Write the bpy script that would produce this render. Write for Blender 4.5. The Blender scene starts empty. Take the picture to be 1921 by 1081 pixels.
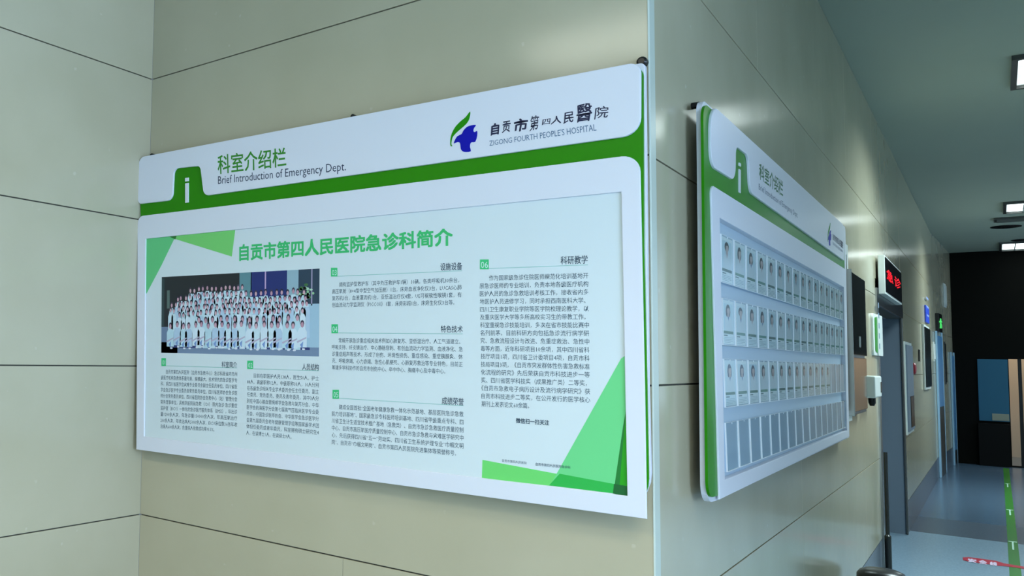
import bpy, bmesh, math, random
from mathutils import Vector, Matrix

SC = bpy.context.scene
COL = SC.collection
random.seed(7)

# ------------------------------------------------------------------ camera
ZF = 1.47318                       # height of the third tile joint above the floor
CAM = Vector((0.653228, -2.351338, 0.0565316 + ZF))
RIGHT = Vector((0.73644731, 0.67613356, 0.02210821))
UP = Vector((0.0279081, -0.06301786, 0.99762212))
FWD = Vector((-0.67591901, 0.73407912, 0.06527894))
FPX, PPX, PPY = 1584.017, 412.340, 560.635
cd = bpy.data.cameras.new('camera'); co = bpy.data.objects.new('camera', cd); COL.objects.link(co)
m = Matrix((RIGHT, UP, -FWD)).transposed().to_4x4(); m.translation = CAM
co.matrix_world = m
cd.sensor_fit = 'HORIZONTAL'; cd.sensor_width = 36.0
cd.lens = FPX / 1921 * 36.0
cd.shift_x = (960.5 - PPX) / 1921
cd.shift_y = (PPY - 540.5) / 1921
cd.clip_start = 0.05
SC.camera = co

# ------------------------------------------------------------------ world, exposure
w = bpy.data.worlds.new('world'); SC.world = w; w.use_nodes = True
w.node_tree.nodes['Background'].inputs[0].default_value = (0.55, 0.7, 0.8, 1)
w.node_tree.nodes['Background'].inputs[1].default_value = 0.25
SC.view_settings.view_transform = 'Standard'; SC.view_settings.look = 'None'
SC.view_settings.exposure = 0.2; SC.view_settings.gamma = 1.0
SC.view_settings.use_curve_mapping = False

# ------------------------------------------------------------------ materials
MATS = {}
def mat(name, col, rough=0.5, metal=0.0, emit=0.0, coat=0.0, spec=0.5, bump=0.0, bscale=20.0, mottle=0.0, mscale=3.0):
    if name in MATS: return MATS[name]
    M = bpy.data.materials.new(name); M.use_nodes = True
    nt = M.node_tree; b = nt.nodes['Principled BSDF']
    b.inputs['Base Color'].default_value = (*col, 1)
    b.inputs['Roughness'].default_value = rough
    b.inputs['Metallic'].default_value = metal
    b.inputs['Specular IOR Level'].default_value = spec
    if coat: b.inputs['Coat Weight'].default_value = coat; b.inputs['Coat Roughness'].default_value = 0.08
    if emit:
        b.inputs['Emission Color'].default_value = (*col, 1); b.inputs['Emission Strength'].default_value = emit
    tc = nt.nodes.new('ShaderNodeTexCoord')
    if mottle:
        n = nt.nodes.new('ShaderNodeTexNoise'); n.inputs['Scale'].default_value = mscale; n.inputs['Detail'].default_value = 6
        geo = nt.nodes.new('ShaderNodeNewGeometry'); nt.links.new(geo.outputs['Position'], n.inputs['Vector'])
        mx = nt.nodes.new('ShaderNodeMix'); mx.data_type = 'RGBA'; mx.blend_type = 'MIX'
        mx.inputs[6].default_value = (*[c * (1 - mottle) for c in col], 1)
        mx.inputs[7].default_value = (*[min(1, c * (1 + mottle)) for c in col], 1)
        nt.links.new(n.outputs['Fac'], mx.inputs[0]); nt.links.new(mx.outputs[2], b.inputs['Base Color'])
    if bump:
        n2 = nt.nodes.new('ShaderNodeTexNoise'); n2.inputs['Scale'].default_value = bscale
        geo2 = nt.nodes.new('ShaderNodeNewGeometry'); nt.links.new(geo2.outputs['Position'], n2.inputs['Vector'])
        bp = nt.nodes.new('ShaderNodeBump'); bp.inputs['Strength'].default_value = bump; bp.inputs['Distance'].default_value = 0.01
        nt.links.new(n2.outputs['Fac'], bp.inputs['Height']); nt.links.new(bp.outputs['Normal'], b.inputs['Normal'])
    MATS[name] = M
    return M

def tile_material():
    """glazed beige stone tile with faint clouding, small pale flecks and slight waviness"""
    M = bpy.data.materials.new('beige_tile'); M.use_nodes = True
    nt = M.node_tree; b = nt.nodes['Principled BSDF']; N = nt.nodes.new; L = nt.links.new
    geo = N('ShaderNodeNewGeometry')
    n = N('ShaderNodeTexNoise'); n.inputs['Scale'].default_value = 2.2; n.inputs['Detail'].default_value = 5
    L(geo.outputs['Position'], n.inputs['Vector'])
    r = N('ShaderNodeValToRGB')
    r.color_ramp.elements[0].position = 0.3; r.color_ramp.elements[0].color = (0.465, 0.420, 0.290, 1)
    r.color_ramp.elements[1].position = 0.75; r.color_ramp.elements[1].color = (0.525, 0.475, 0.340, 1)
    L(n.outputs['Fac'], r.inputs[0])
    v = N('ShaderNodeTexVoronoi'); v.inputs['Scale'].default_value = 11
    L(geo.outputs['Position'], v.inputs['Vector'])
    n3 = N('ShaderNodeTexNoise'); n3.inputs['Scale'].default_value = 60; L(geo.outputs['Position'], n3.inputs['Vector'])
    add = N('ShaderNodeMath'); add.operation = 'MULTIPLY_ADD'; add.inputs[1].default_value = 0.22; L(n3.outputs['Fac'], add.inputs[0]); L(v.outputs['Distance'], add.inputs[2])
    fr = N('ShaderNodeValToRGB'); fr.color_ramp.elements[0].position = 0.13; fr.color_ramp.elements[0].color = (1, 1, 1, 1)
    fr.color_ramp.elements[1].position = 0.19; fr.color_ramp.elements[1].color = (0, 0, 0, 1)
    L(add.outputs[0], fr.inputs[0])
    sc = N('ShaderNodeMath'); sc.operation = 'MULTIPLY'; sc.inputs[1].default_value = 0.35; L(fr.outputs[0], sc.inputs[0])
    mx = N('ShaderNodeMix'); mx.data_type = 'RGBA'; mx.inputs[7].default_value = (0.68, 0.64, 0.53, 1)
    L(sc.outputs[0], mx.inputs[0]); L(r.outputs[0], mx.inputs[6]); L(mx.outputs[2], b.inputs['Base Color'])
    b.inputs['Roughness'].default_value = 0.16
    n2 = N('ShaderNodeTexNoise'); n2.inputs['Scale'].default_value = 3.0; L(geo.outputs['Position'], n2.inputs['Vector'])
    bp = N('ShaderNodeBump'); bp.inputs['Strength'].default_value = 0.12; bp.inputs['Distance'].default_value = 0.01
    L(n2.outputs['Fac'], bp.inputs['Height']); L(bp.outputs['Normal'], b.inputs['Normal'])
    MATS['beige_tile'] = M; return M

def ink_material():
    M = bpy.data.materials.new('printed_ink'); M.use_nodes = True
    nt = M.node_tree; b = nt.nodes['Principled BSDF']
    a = nt.nodes.new('ShaderNodeVertexColor'); a.layer_name = 'Col'
    nt.links.new(a.outputs['Color'], b.inputs['Base Color'])
    b.inputs['Roughness'].default_value = 0.35
    MATS['ink'] = M; return M

def acrylic_material():
    M = bpy.data.materials.new('clear_acrylic'); M.use_nodes = True
    nt = M.node_tree; nt.nodes.remove(nt.nodes['Principled BSDF'])
    out = nt.nodes['Material Output']
    t = nt.nodes.new('ShaderNodeBsdfTransparent'); t.inputs[0].default_value = (0.95, 0.97, 0.97, 1)
    g = nt.nodes.new('ShaderNodeBsdfGlossy'); g.inputs['Roughness'].default_value = 0.08
    f = nt.nodes.new('ShaderNodeFresnel'); f.inputs[0].default_value = 1.45
    mul = nt.nodes.new('ShaderNodeMath'); mul.operation = 'MULTIPLY'; mul.inputs[1].default_value = 0.7
    x = nt.nodes.new('ShaderNodeMixShader')
    geo = nt.nodes.new('ShaderNodeNewGeometry'); inv = nt.nodes.new('ShaderNodeMath'); inv.operation = 'SUBTRACT'; inv.inputs[0].default_value = 1.0
    m2 = nt.nodes.new('ShaderNodeMath'); m2.operation = 'MULTIPLY'
    nt.links.new(geo.outputs['Backfacing'], inv.inputs[1]); nt.links.new(inv.outputs[0], m2.inputs[0]); nt.links.new(f.outputs[0], m2.inputs[1])
    nt.links.new(m2.outputs[0], mul.inputs[0]); nt.links.new(mul.outputs[0], x.inputs[0])
    nt.links.new(t.outputs[0], x.inputs[1]); nt.links.new(g.outputs[0], x.inputs[2])
    nt.links.new(x.outputs[0], out.inputs[0])
    MATS['acrylic'] = M; return M

TILE = tile_material(); INK = ink_material(); ACR = acrylic_material()
GROUT = mat('dark_grout', (0.06, 0.06, 0.05), 0.9)
PANEL = mat('white_board_plastic', (0.76, 0.765, 0.84), 0.34)
GREEN = mat('green_acrylic', (0.022, 0.235, 0.0), 0.3, spec=0.2)
POSTER = mat('poster_film', (0.70, 0.77, 0.80), 0.25, bump=0.15, bscale=4)
INNER = mat('pale_blue_backing', (0.48, 0.60, 0.72), 0.4)
POCK = mat('pocket_back', (0.42, 0.54, 0.68), 0.35)
EDGE = mat('acrylic_edge', (0.92, 0.95, 0.97), 0.3)
CEIL = mat('ceiling_paint', (0.34, 0.39, 0.32), 0.6, mottle=0.06, mscale=1.2)
SKIRT = mat('dark_grey_skirting', (0.10, 0.12, 0.15), 0.25)
BLACK = mat('black_plastic', (0.012, 0.012, 0.012), 0.2, spec=0.25)
DKMETAL = mat('dark_cabinet_metal', (0.018, 0.022, 0.022), 0.10, spec=0.3)
STEEL = mat('brushed_steel', (0.42, 0.42, 0.40), 0.25, metal=1.0)
DKSTEEL = mat('dark_steel', (0.10, 0.105, 0.10), 0.3, metal=0.6)
GREYDOOR = mat('grey_blue_door_paint', (0.13, 0.17, 0.215), 0.5)
WHITE = mat('white_enamel', (0.66, 0.70, 0.66), 0.35)
BLUE = mat('blue_door_paint', (0.10, 0.27, 0.48), 0.4)
DEEPBLUE = mat('blue_panel', (0.035, 0.13, 0.21), 0.7, spec=.2)
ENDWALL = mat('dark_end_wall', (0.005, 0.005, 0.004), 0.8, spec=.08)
BEIGE = mat('beige_room_wall', (0.62, 0.53, 0.42), 0.5)

# ------------------------------------------------------------------ frames: a, b in the plane, h outwards
W = 1.92489
class Frame:
    def __init__(s, o, ea, eb):
        s.o = Vector(o); s.ea = Vector(ea); s.eb = Vector(eb); s.n = s.ea.cross(s.eb)
    def at(s, a, b, h=0.0): return s.o + s.ea * a + s.eb * b + s.n * h
    def px(s, x, y, h=0.0):
        """the point of this plane (raised by h) that the survey pixel sees -> (a, b)"""
        d = FWD + RIGHT * ((x - PPX) / FPX) - UP * ((y - PPY) / FPX)
        p0 = s.o + s.n * h
        t = (p0 - CAM).dot(s.n) / d.dot(s.n); q = CAM + d * t - s.o
        return (q.dot(s.ea), q.dot(s.eb))
FR = Frame((0, 0, 0), (1, 0, 0), (0, 0, 1))      # wall with the large board, out = -y
RI = Frame((0, 0, 0), (0, 1, 0), (0, 0, 1))      # corridor wall, out = +x
LE = Frame((-W, 0, 0), (0, 1, 0), (0, 0, 1))     # short return wall, out = +x
FL = Frame((0, 0, 0), (1, 0, 0), (0, 1, 0))      # floor
SPL = (Vector((.115, 16.4, 0)) - Vector((0, 13.4, 0)))
SP = Frame((0, 13.4, 0), SPL.normalized(), (0, 0, 1))   # slightly splayed last stretch of the corridor wall

# ------------------------------------------------------------------ objects
def props(o, label=None, cat=None, group=None, kind=None):
    if label: o['label'] = label
    if cat: o['category'] = cat
    if group: o['group'] = group
    if kind: o['kind'] = kind
    return o
def thing(name, loc, label=None, cat=None, group=None, kind=None):
    o = bpy.data.objects.new(name, None); COL.objects.link(o); o.location = loc; o.empty_display_size = 0.05
    return props(o, label, cat, group, kind)
def root_loc(p):
    v = Vector((0, 0, 0))
    while p is not None: v = v + Vector(p.location); p = p.parent
    return v
def link(name, me, parent=None, loc=None, **k):
    """mesh given in world coordinates; origin moved to loc (default: its bottom centre)"""
    if loc is None:
        vs = [v.co for v in me.vertices]
        loc = Vector(((min(v.x for v in vs) + max(v.x for v in vs)) / 2, (min(v.y for v in vs) + max(v.y for v in vs)) / 2, min(v.z for v in vs)))
    loc = Vector(loc)
    me.transform(Matrix.Translation(-loc))
    o = bpy.data.objects.new(name, me); COL.objects.link(o)
    o.location = loc - root_loc(parent)
    if parent is not None: o.parent = parent
    return props(o, **k)
def bm_mesh(bm, mats, smooth=False):
    me = bpy.data.meshes.new('m'); bmesh.ops.recalc_face_normals(bm, faces=bm.faces) if not smooth == 'flat' else None
    bm.to_mesh(me); bm.free()
    for q in (mats if isinstance(mats, (list, tuple)) else [mats]): me.materials.append(q)
    if smooth is True:
        for p in me.polygons: p.use_smooth = True
    return me

def fillet(pts, n=7):
    out = []
    N = len(pts)
    for i, p in enumerate(pts):
        r = p[2] if len(p) > 2 else 0
        P = Vector(p[:2])
        if r <= 0: out.append(tuple(P)); continue
        A = Vector(pts[i - 1][:2]) - P; B = Vector(pts[(i + 1) % N][:2]) - P
        la, lb = A.length, B.length; A.normalize(); B.normalize()
        ang = A.angle(B); t = min(r / math.tan(ang / 2), la * .49, lb * .49); r2 = t * math.tan(ang / 2)
        c = P + (A + B).normalized() * (r2 / math.sin(ang / 2))
        p0 = P + A * t - c; p1 = P + B * t - c
        a0 = math.atan2(p0.y, p0.x); a1 = math.atan2(p1.y, p1.x); d = (a1 - a0 + math.pi) % (2 * math.pi) - math.pi
        for k in range(n + 1):
            a = a0 + d * k / n; out.append((c.x + r2 * math.cos(a), c.y + r2 * math.sin(a)))
    return out

def slab_bm(bm, F, loops, h0, h1, mi=0, bevel=0.0):
    edges = []; start = len(bm.faces)
    for lp in loops:
        vs = [bm.verts.new(F.at(a, b, h0)) for a, b in lp]
        edges += [bm.edges.new((vs[i], vs[(i + 1) % len(vs)])) for i in range(len(vs))]
    r = bmesh.ops.triangle_fill(bm, use_beauty=True, use_dissolve=False, edges=edges)
    fs = [g for g in r['geom'] if isinstance(g, bmesh.types.BMFace)]
    e = bmesh.ops.extrude_face_region(bm, geom=fs)
    vs = [g for g in e['geom'] if isinstance(g, bmesh.types.BMVert)]
    bmesh.ops.translate(bm, verts=vs, vec=F.n * (h1 - h0))
    vset = set(vs)
    top = [f for f in e['geom'] if isinstance(f, bmesh.types.BMFace)]
    if bevel:
        tset = set(top)
        rim = [ed for f in top for ed in f.edges if sum(1 for g in ed.link_faces if g in tset) == 1]
        bmesh.ops.bevel(bm, geom=list(set(rim)), offset=bevel, segments=2, profile=0.5, affect='EDGES')
    bm.faces.ensure_lookup_table()
    for f in bm.faces[start:]: f.material_index = mi
    return bm
def slab(name, F, loops, h0, h1, m, parent=None, bevel=0.0, **k):
    if not isinstance(loops[0], list): loops = [loops]
    bm = slab_bm(bmesh.new(), F, loops, h0, h1, 0, bevel)
    return link(name, bm_mesh(bm, m), parent, **k)
def pxl(F, h, pts):   # pixel outline -> plane outline (x, y[, radius])
    return fillet([(*F.px(p[0], p[1], h), *(p[2:3])) for p in pts])
def rect(a0, b0, a1, b1): return [(a0, b0), (a1, b0), (a1, b1), (a0, b1)]

def box_bm(bm, lo, hi, mi=0, bevel=0.0):
    r = bmesh.ops.create_cube(bm, size=1.0)
    c = (Vector(lo) + Vector(hi)) / 2; s = Vector(hi) - Vector(lo)
    for v in r['verts']: v.co = Vector((v.co.x * s.x, v.co.y * s.y, v.co.z * s.z)) + c
    es = set(e for v in r['verts'] for e in v.link_edges)
    fs = set(f for v in r['verts'] for f in v.link_faces)
    for f in fs: f.material_index = mi
    if bevel: bmesh.ops.bevel(bm, geom=list(es), offset=bevel, segments=2, profile=0.5, affect='EDGES')
    return bm
def box(name, lo, hi, m, parent=None, bevel=0.0, **k):
    lo2 = [min(a, b) for a, b in zip(lo, hi)]; hi2 = [max(a, b) for a, b in zip(lo, hi)]
    return link(name, bm_mesh(box_bm(bmesh.new(), lo2, hi2, 0, bevel), m), parent, **k)
def fbox(name, F, a0, b0, a1, b1, h0, h1, m, parent=None, bevel=0.0, **k):
    bm = box_bm(bmesh.new(), (min(a0, a1), min(b0, b1), min(h0, h1)), (max(a0, a1), max(b0, b1), max(h0, h1)), 0, bevel)
    for v in bm.verts: v.co = F.at(*v.co)
    return link(name, bm_mesh(bm, m), parent, **k)
def lathe(name, c, prof, m, parent=None, seg=28, axis=Vector((0, 0, 1)), **k):
    """prof = [(radius, height)] turned around axis through c"""
    bm = bmesh.new(); q = axis.to_track_quat('Z', 'Y'); rings = []
    for r, h in prof:
        rings.append([bm.verts.new(Vector(c) + q @ Vector((r * math.cos(2 * math.pi * i / seg), r * math.sin(2 * math.pi * i / seg), h))) for i in range(seg)])
    for A, B in zip(rings, rings[1:]):
        for i in range(seg): bm.faces.new((A[i], A[(i + 1) % seg], B[(i + 1) % seg], B[i]))
    bm.faces.new(rings[0][::-1]); bm.faces.new(rings[-1])
    me = bm_mesh(bm, m)
    for p in me.polygons: p.use_smooth = len(p.vertices) == 4
    me.set_sharp_from_angle(angle=0.6)
    return link(name, me, parent, **k)

# flat print: list of (polygon in plane coords, colour, layer)
def srgb(c): return tuple((x / 255 / 12.92) if x / 255 <= 0.04045 else ((x / 255 + 0.055) / 1.055) ** 2.4 for x in c)
def ink(name, F, h, polys, parent, step=0.00012, **k):
    vs, fs, cols = [], [], []
    for pts, col, lay in polys:
        b = len(vs); vs += [F.at(a, c, h + step * lay) for a, c in pts]
        fs.append(list(range(b, b + len(pts)))); cols += [(*col, 1)] * len(pts)
    me = bpy.data.meshes.new('m'); me.from_pydata(vs, [], fs); me.update()
    # make the faces look outwards
    for p in me.polygons:
        if p.normal.dot(F.n) < 0: p.flip()
    at = me.color_attributes.new('Col', 'FLOAT_COLOR', 'POINT')
    for i, c in enumerate(cols): at.data[i].color = c
    me.materials.append(INK)
    return link(name, me, parent, **k)

# lettering -------------------------------------------------------
_tc = bpy.data.curves.new('lettering', 'FONT'); _to = bpy.data.objects.new('lettering', _tc); COL.objects.link(_to)
def glyphs(s, bold=0.0, res=1, extr=0.0):
    _tc.body = s; _tc.offset = bold; _tc.resolution_u = res; _tc.extrude = extr
    bpy.context.view_layer.update()
    return bpy.data.meshes.new_from_object(_to.evaluated_get(bpy.context.evaluated_depsgraph_get()))
def quad_map(Q, u, v):
    # Q = TL, TR, BR, BL in plane coordinates; u right, v up
    t = Vector(Q[0]) * (1 - u) + Vector(Q[1]) * u; b = Vector(Q[3]) * (1 - u) + Vector(Q[2]) * u
    return b * (1 - v) + t * v
def text_into(vs, fs, s, F, h, Q, bold=0.0, res=1, yb=None, warp=None):
    """put the letters of s so that their bounding box (or em rows yb) fills the quad Q (plane coords)"""
    me = glyphs(s, 0.0, res)
    if not me.vertices: return
    xs = [v.co.x for v in me.vertices]; ys = [v.co.y for v in me.vertices]
    x0, x1 = min(xs), max(xs); y0, y1 = yb if yb else (min(ys), max(ys))
    for kk, (dx, dy) in enumerate([(0, 0)] if not bold else [(-bold, -bold), (bold, -bold), (bold, bold), (-bold, bold)]):
        b = len(vs)
        for v in me.vertices:
            u, w_ = (v.co.x + dx - x0) / (x1 - x0), (v.co.y + dy - y0) / (y1 - y0)
            if warp: u, w_ = warp(u, w_)
            q = quad_map(Q, u, w_)
            vs.append(F.at(q.x, q.y, h + .00006 * kk))
        for p in me.polygons: fs.append([b + i for i in p.vertices])
    bpy.data.meshes.remove(me)
def finish_text(name, vs, fs, F, m, parent, **k):
    me = bpy.data.meshes.new('m'); me.from_pydata(vs, [], fs); me.update()
    for p in me.polygons:
        if p.normal.dot(F.n) < 0: p.flip()
    me.materials.append(m)
    return link(name, me, parent, **k)
def text(name, s, F, h, quad_px, m, parent, bold=0.0, res=2, yb=None, **k):
    vs, fs = [], []
    Q = [F.px(x, y, h) for x, y in quad_px]
    text_into(vs, fs, s, F, h, Q, bold, res, yb)
    return finish_text(name, vs, fs, F, m, parent, **k)

# ================================================================== STRUCTURE
JZ = [0.291, ZF - 0.6, ZF, ZF + 0.6, ZF + 1.2]      # tile joints above the floor
CZ = 2.0203 + ZF                                     # ceiling height
ENDY, HALLY, XR = 16.3, -5.2, 2.95
XH, HALLN = 5.2, -0.8            # the hall is wider than the corridor: far side, and its wall beside the corridor mouth
WINP = 17.0; FILLP = 0.75
DOOR0, DOOR1 = 5.62, 7.82                            # near and far side of the recessed doorway
DTOP = RI.px(1692.5, 599)[1]

box('floor', (-2.3, HALLY - .1, -0.06), (XH + .1, ENDY + 3.5, 0), None or mat('floor_base', (0.2, 0.25, 0.28), 0.4), kind='structure')
floor_obj = bpy.data.objects['floor']
def vinyl(name, c1, c2, rough):
    M = bpy.data.materials.new(name); M.use_nodes = True; nt = M.node_tree; b = nt.nodes['Principled BSDF']
    geo = nt.nodes.new('ShaderNodeNewGeometry'); n = nt.nodes.new('ShaderNodeTexNoise'); n.inputs['Scale'].default_value = 70; n.inputs['Detail'].default_value = 3
    nt.links.new(geo.outputs['Position'], n.inputs['Vector'])
    r = nt.nodes.new('ShaderNodeValToRGB'); r.color_ramp.elements[0].position = .35; r.color_ramp.elements[1].position = .65
    r.color_ramp.elements[0].color = (*c1, 1); r.color_ramp.elements[1].color = (*c2, 1)
    nt.links.new(n.outputs['Fac'], r.inputs[0]); nt.links.new(r.outputs[0], b.inputs['Base Color']); b.inputs['Roughness'].default_value = rough
    return M
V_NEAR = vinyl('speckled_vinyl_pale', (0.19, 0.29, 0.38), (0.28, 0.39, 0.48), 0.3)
V_SHADE = vinyl('vinyl_painted_shade', (0.06, 0.085, 0.12), (0.09, 0.12, 0.16), 0.3)  # shade band across the floor, painted into the vinyl colour
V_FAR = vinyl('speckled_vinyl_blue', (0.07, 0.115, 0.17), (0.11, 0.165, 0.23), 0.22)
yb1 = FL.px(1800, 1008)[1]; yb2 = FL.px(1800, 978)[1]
for nm, y0, y1, mm in (('floor_sheet', HALLY, yb1 - .002, V_NEAR), ('floor_sheet', yb1, yb2, V_SHADE), ('floor_sheet', yb2 + .002, ENDY + 3.4, V_FAR)):  # the middle sheet is the painted shade, not another flooring
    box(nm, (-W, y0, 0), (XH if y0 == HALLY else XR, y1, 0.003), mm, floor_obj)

box('ceiling', (-2.3, HALLY - .1, CZ), (XH + .1, ENDY + 3.5, CZ + 0.08), CEIL, kind='structure')

def tile_wall(name, F, a0, a1, b_rows, hback, cuts=None, gap=0.0022, tiles=True):
    """wall core with a glazed tile standing proud for every joint interval"""
    wl = fbox(name, F, a0, 0, a1 - (.012 if F is FR else 0), CZ, -0.11, -0.008, GROUT, kind='structure')
    for i, (z0, z1) in enumerate(b_rows):
        xs = [a0] + sorted(c for c in (cuts(i) if cuts else []) if a0 + .05 < c < a1 - .05) + [a1]
        for j in range(len(xs) - 1):
            g0 = 0 if j == 0 else 0.0006; g1 = 0 if j == len(xs) - 2 else 0.0006
            o = fbox('tile', F, xs[j] + g0, z0 + gap, xs[j + 1] - g1, z1 - gap, -0.008, 0.0, TILE, wl, 0.0012)
    return wl
ROWS = [(JZ[i], JZ[i + 1]) for i in range(4)] + [(JZ[4], CZ)]
wf = tile_wall('wall_front', FR, -W, 0, ROWS, .1, cuts=lambda i: [-0.94] if i == 0 else [])
wl_ = tile_wall('wall_left', LE, HALLY, 0, ROWS, .1, cuts=lambda i: [-1.2, -2.4, -3.6, -4.8])
wr = tile_wall('wall_right', RI, 0.0462, DOOR0 - .07, ROWS, .1, cuts=lambda i: [4.02 if i == 4 else 4.62, 1.41 if i == 4 else 2.2])
wr2 = tile_wall('wall_right_far', RI, DOOR1 + .012, 13.4, ROWS, .1, cuts=lambda i: [9.0 + 1.2 * k for k in range(6)])
wr3 = tile_wall('wall_right_end', SP, .002, SPL.length - .1, ROWS, .1, cuts=lambda i: [1.2, 2.4])
# wall above the doorway
wh = box('wall_above_doorway', RI.at(DOOR0 - .07, DTOP, -0.11), RI.at(DOOR1, CZ, -0.008), GROUT, kind='structure')
fbox('tile', RI, DOOR0 - .07 + .001, RI.px(1692, 560)[1], DOOR1 - .001, JZ[4] - .002, -.008, 0, TILE, wh, .0012)
fbox('tile', RI, DOOR0 - .07 + .001, JZ[4] + .002, DOOR1 - .001, CZ, -.008, 0, TILE, wh, .0012)
# skirting
for nm, F, a0, a1 in (('baseboard_front', FR, -W, 0), ('baseboard_left', LE, HALLY, 0), ('baseboard_right', RI, 0.0462, DOOR0 - .07), ('baseboard_right_far', RI, DOOR1, 13.4), ('baseboard_right_end', SP, 0, SPL.length - .1)):
    fbox(nm, F, a0, 0.003, a1, JZ[0] - .002, -0.008, 0.001, SKIRT, kind='structure')
# corner guard: pale strip wrapping the convex corner
bm = bmesh.new()
sec = [(-0.0005, -0.0010), (0.0015, -0.0008), (0.003, 0.0015), (0.0035, 0.004), (0.0035, 0.046), (-0.0005, 0.046)]
A = [bm.verts.new((x, y, 0.003)) for x, y in sec]; B = [bm.verts.new((x, y, CZ)) for x, y in sec]
for i in range(6): bm.faces.new((A[i], A[(i + 1) % 6], B[(i + 1) % 6], B[i]))
bm.faces.new(A[::-1]); bm.faces.new(B)
link('trim_1', bm_mesh(bm, mat('pale_corner_strip', (0.58, 0.63, 0.55), 0.25)), kind='structure')

# rest of the shell
PLASTER = mat('corridor_plaster', (0.48, 0.53, 0.55), 0.4)
box('wall_opposite', (XR, HALLN, 0), (XR + .1, ENDY + 3.4, CZ), PLASTER, kind='structure')
box('wall_back', (-W, HALLY - .1, 0), (XH, HALLY, CZ), PLASTER, kind='structure')
box('wall_hall_side', (XR + .1, HALLN, 0), (XH, HALLN + .1, CZ), PLASTER, kind='structure')
box('wall_hall_far', (XH, HALLY, 0), (XH + .1, HALLN + .1, CZ), PLASTER, kind='structure')
wn1 = thing('window_1', (XH - .01, -2.4, .85), kind='structure')
def emis(name, col, st):
    M = bpy.data.materials.new(name); M.use_nodes = True; nt = M.node_tree
    b = nt.nodes['Principled BSDF']; b.inputs['Base Color'].default_value = (.8, .8, .8, 1)
    b.inputs['Emission Color'].default_value = (*col, 1); b.inputs['Emission Strength'].default_value = st
    return M
DAY = emis('daylit_pane', (.52, .72, 1.0), WINP)
for k in range(2):
    box('window_pane', (XH - .02, -3.9 + 1.5 * k, .9), (XH - .012, -2.45 + 1.5 * k, 2.9), DAY, wn1)
for k in range(3):
    box('window_frame', (XH - .04, -3.95 + 1.5 * k, .85), (XH - .002, -3.9 + 1.5 * k, 2.95), WHITE, wn1)
box('window_sill', (XH - .08, -4.0, .81), (XH - .002, -.85, .849), WHITE, wn1)
FILL_PANE = emis('added_fill_pane', (.42, .68, 1.0), FILLP)
fill_win = thing('added_fill_window', (XR - .01, 12.5, .85), kind='structure')  # unseen glowing window, added for cool light and reflections on the corridor wall
for k in range(5):
    box('window_pane', (XR - .02, 9.3 + 1.35 * k, .9), (XR - .012, 10.6 + 1.35 * k, 3.38), FILL_PANE, fill_win)  # glowing pane of the added unseen window
for k in range(6):
    box('window_frame', (XR - .04, 9.25 + 1.35 * k, .85), (XR - .002, 9.3 + 1.35 * k, 3.42), WHITE, fill_win)  # frame of the added unseen window
box('window_sill', (XR - .08, 9.2, .81), (XR - .002, 16.05, .849), WHITE, fill_win)  # sill of the added unseen window
# recessed doorway: jambs, lintel and closed leaf at its back
RD = 0.62
box('wall_jamb_near', (-RD, DOOR0 - .17, 0), (-.11, DOOR0, CZ), GREYDOOR, kind='structure')
box('wall_jamb_far', (-RD, DOOR1, 0), (-.0005, DOOR1 + .0115, DTOP), GREYDOOR, kind='structure')
box('wall_lintel', (-RD, DOOR0, DTOP), (-.11, DOOR1, DTOP + .12), GREYDOOR, kind='structure')
d1 = thing('door_1', (-RD, DOOR0 + 1.1, 0.003), kind='structure')
box('leaf', (-RD - .04, DOOR0, .005), (-RD, DOOR0 + 1.09, DTOP), GREYDOOR, d1)
box('leaf', (-RD - .04, DOOR0 + 1.10, .005), (-RD, DOOR1, DTOP), GREYDOOR, d1)
# doorway casing of dark steel
cs = thing('trim_2', (0, DOOR0, 0.003), kind='structure')
aw, ab = DOOR0 - .07, DOOR0
hz = RI.px(1655, 549)[1]
fbox('casing_upright', RI, aw - .02, .003, ab, hz, -.008, .012, STEEL, cs, .002)
box('casing_reveal', (-.11, DOOR0 - .001, .003), (0.010, DOOR0 + .012, DTOP), DKSTEEL, cs)
fbox('casing_head', RI, DOOR0 - .07, DTOP, DOOR1, hz, -.008, .014, BLACK, cs, .002)
fbox('casing_upright', RI, DOOR1 - .02, .003, DOOR1 + .05, hz, -.008, .006, DKSTEEL, cs, .002)

# end of the corridor
EN = Frame((0, ENDY, 0), (1, 0, 0), (0, 0, 1))
OX0, OX1, OZ = EN.px(1892.5, 700)[0], 2.2, EN.px(1900, 674)[1]
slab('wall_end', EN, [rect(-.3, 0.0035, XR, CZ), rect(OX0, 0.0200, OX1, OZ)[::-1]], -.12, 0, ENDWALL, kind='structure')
box('wall_room_beyond', (OX0 - .5, ENDY + 2.2, 0.003), (XR, ENDY + 2.3, CZ), BEIGE, kind='structure')
box('wall_room_side', (OX0 - .5, ENDY + .13, 0.003), (OX0 - .4, ENDY + 2.2, CZ), BEIGE, kind='structure')
box('trim_3', (EN.px(1912, 760)[0], ENDY + .0, 0.004), (EN.px(1916, 760)[0] + .02, ENDY + .1, OZ), BLACK, kind='structure')

exec_later = []
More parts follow.
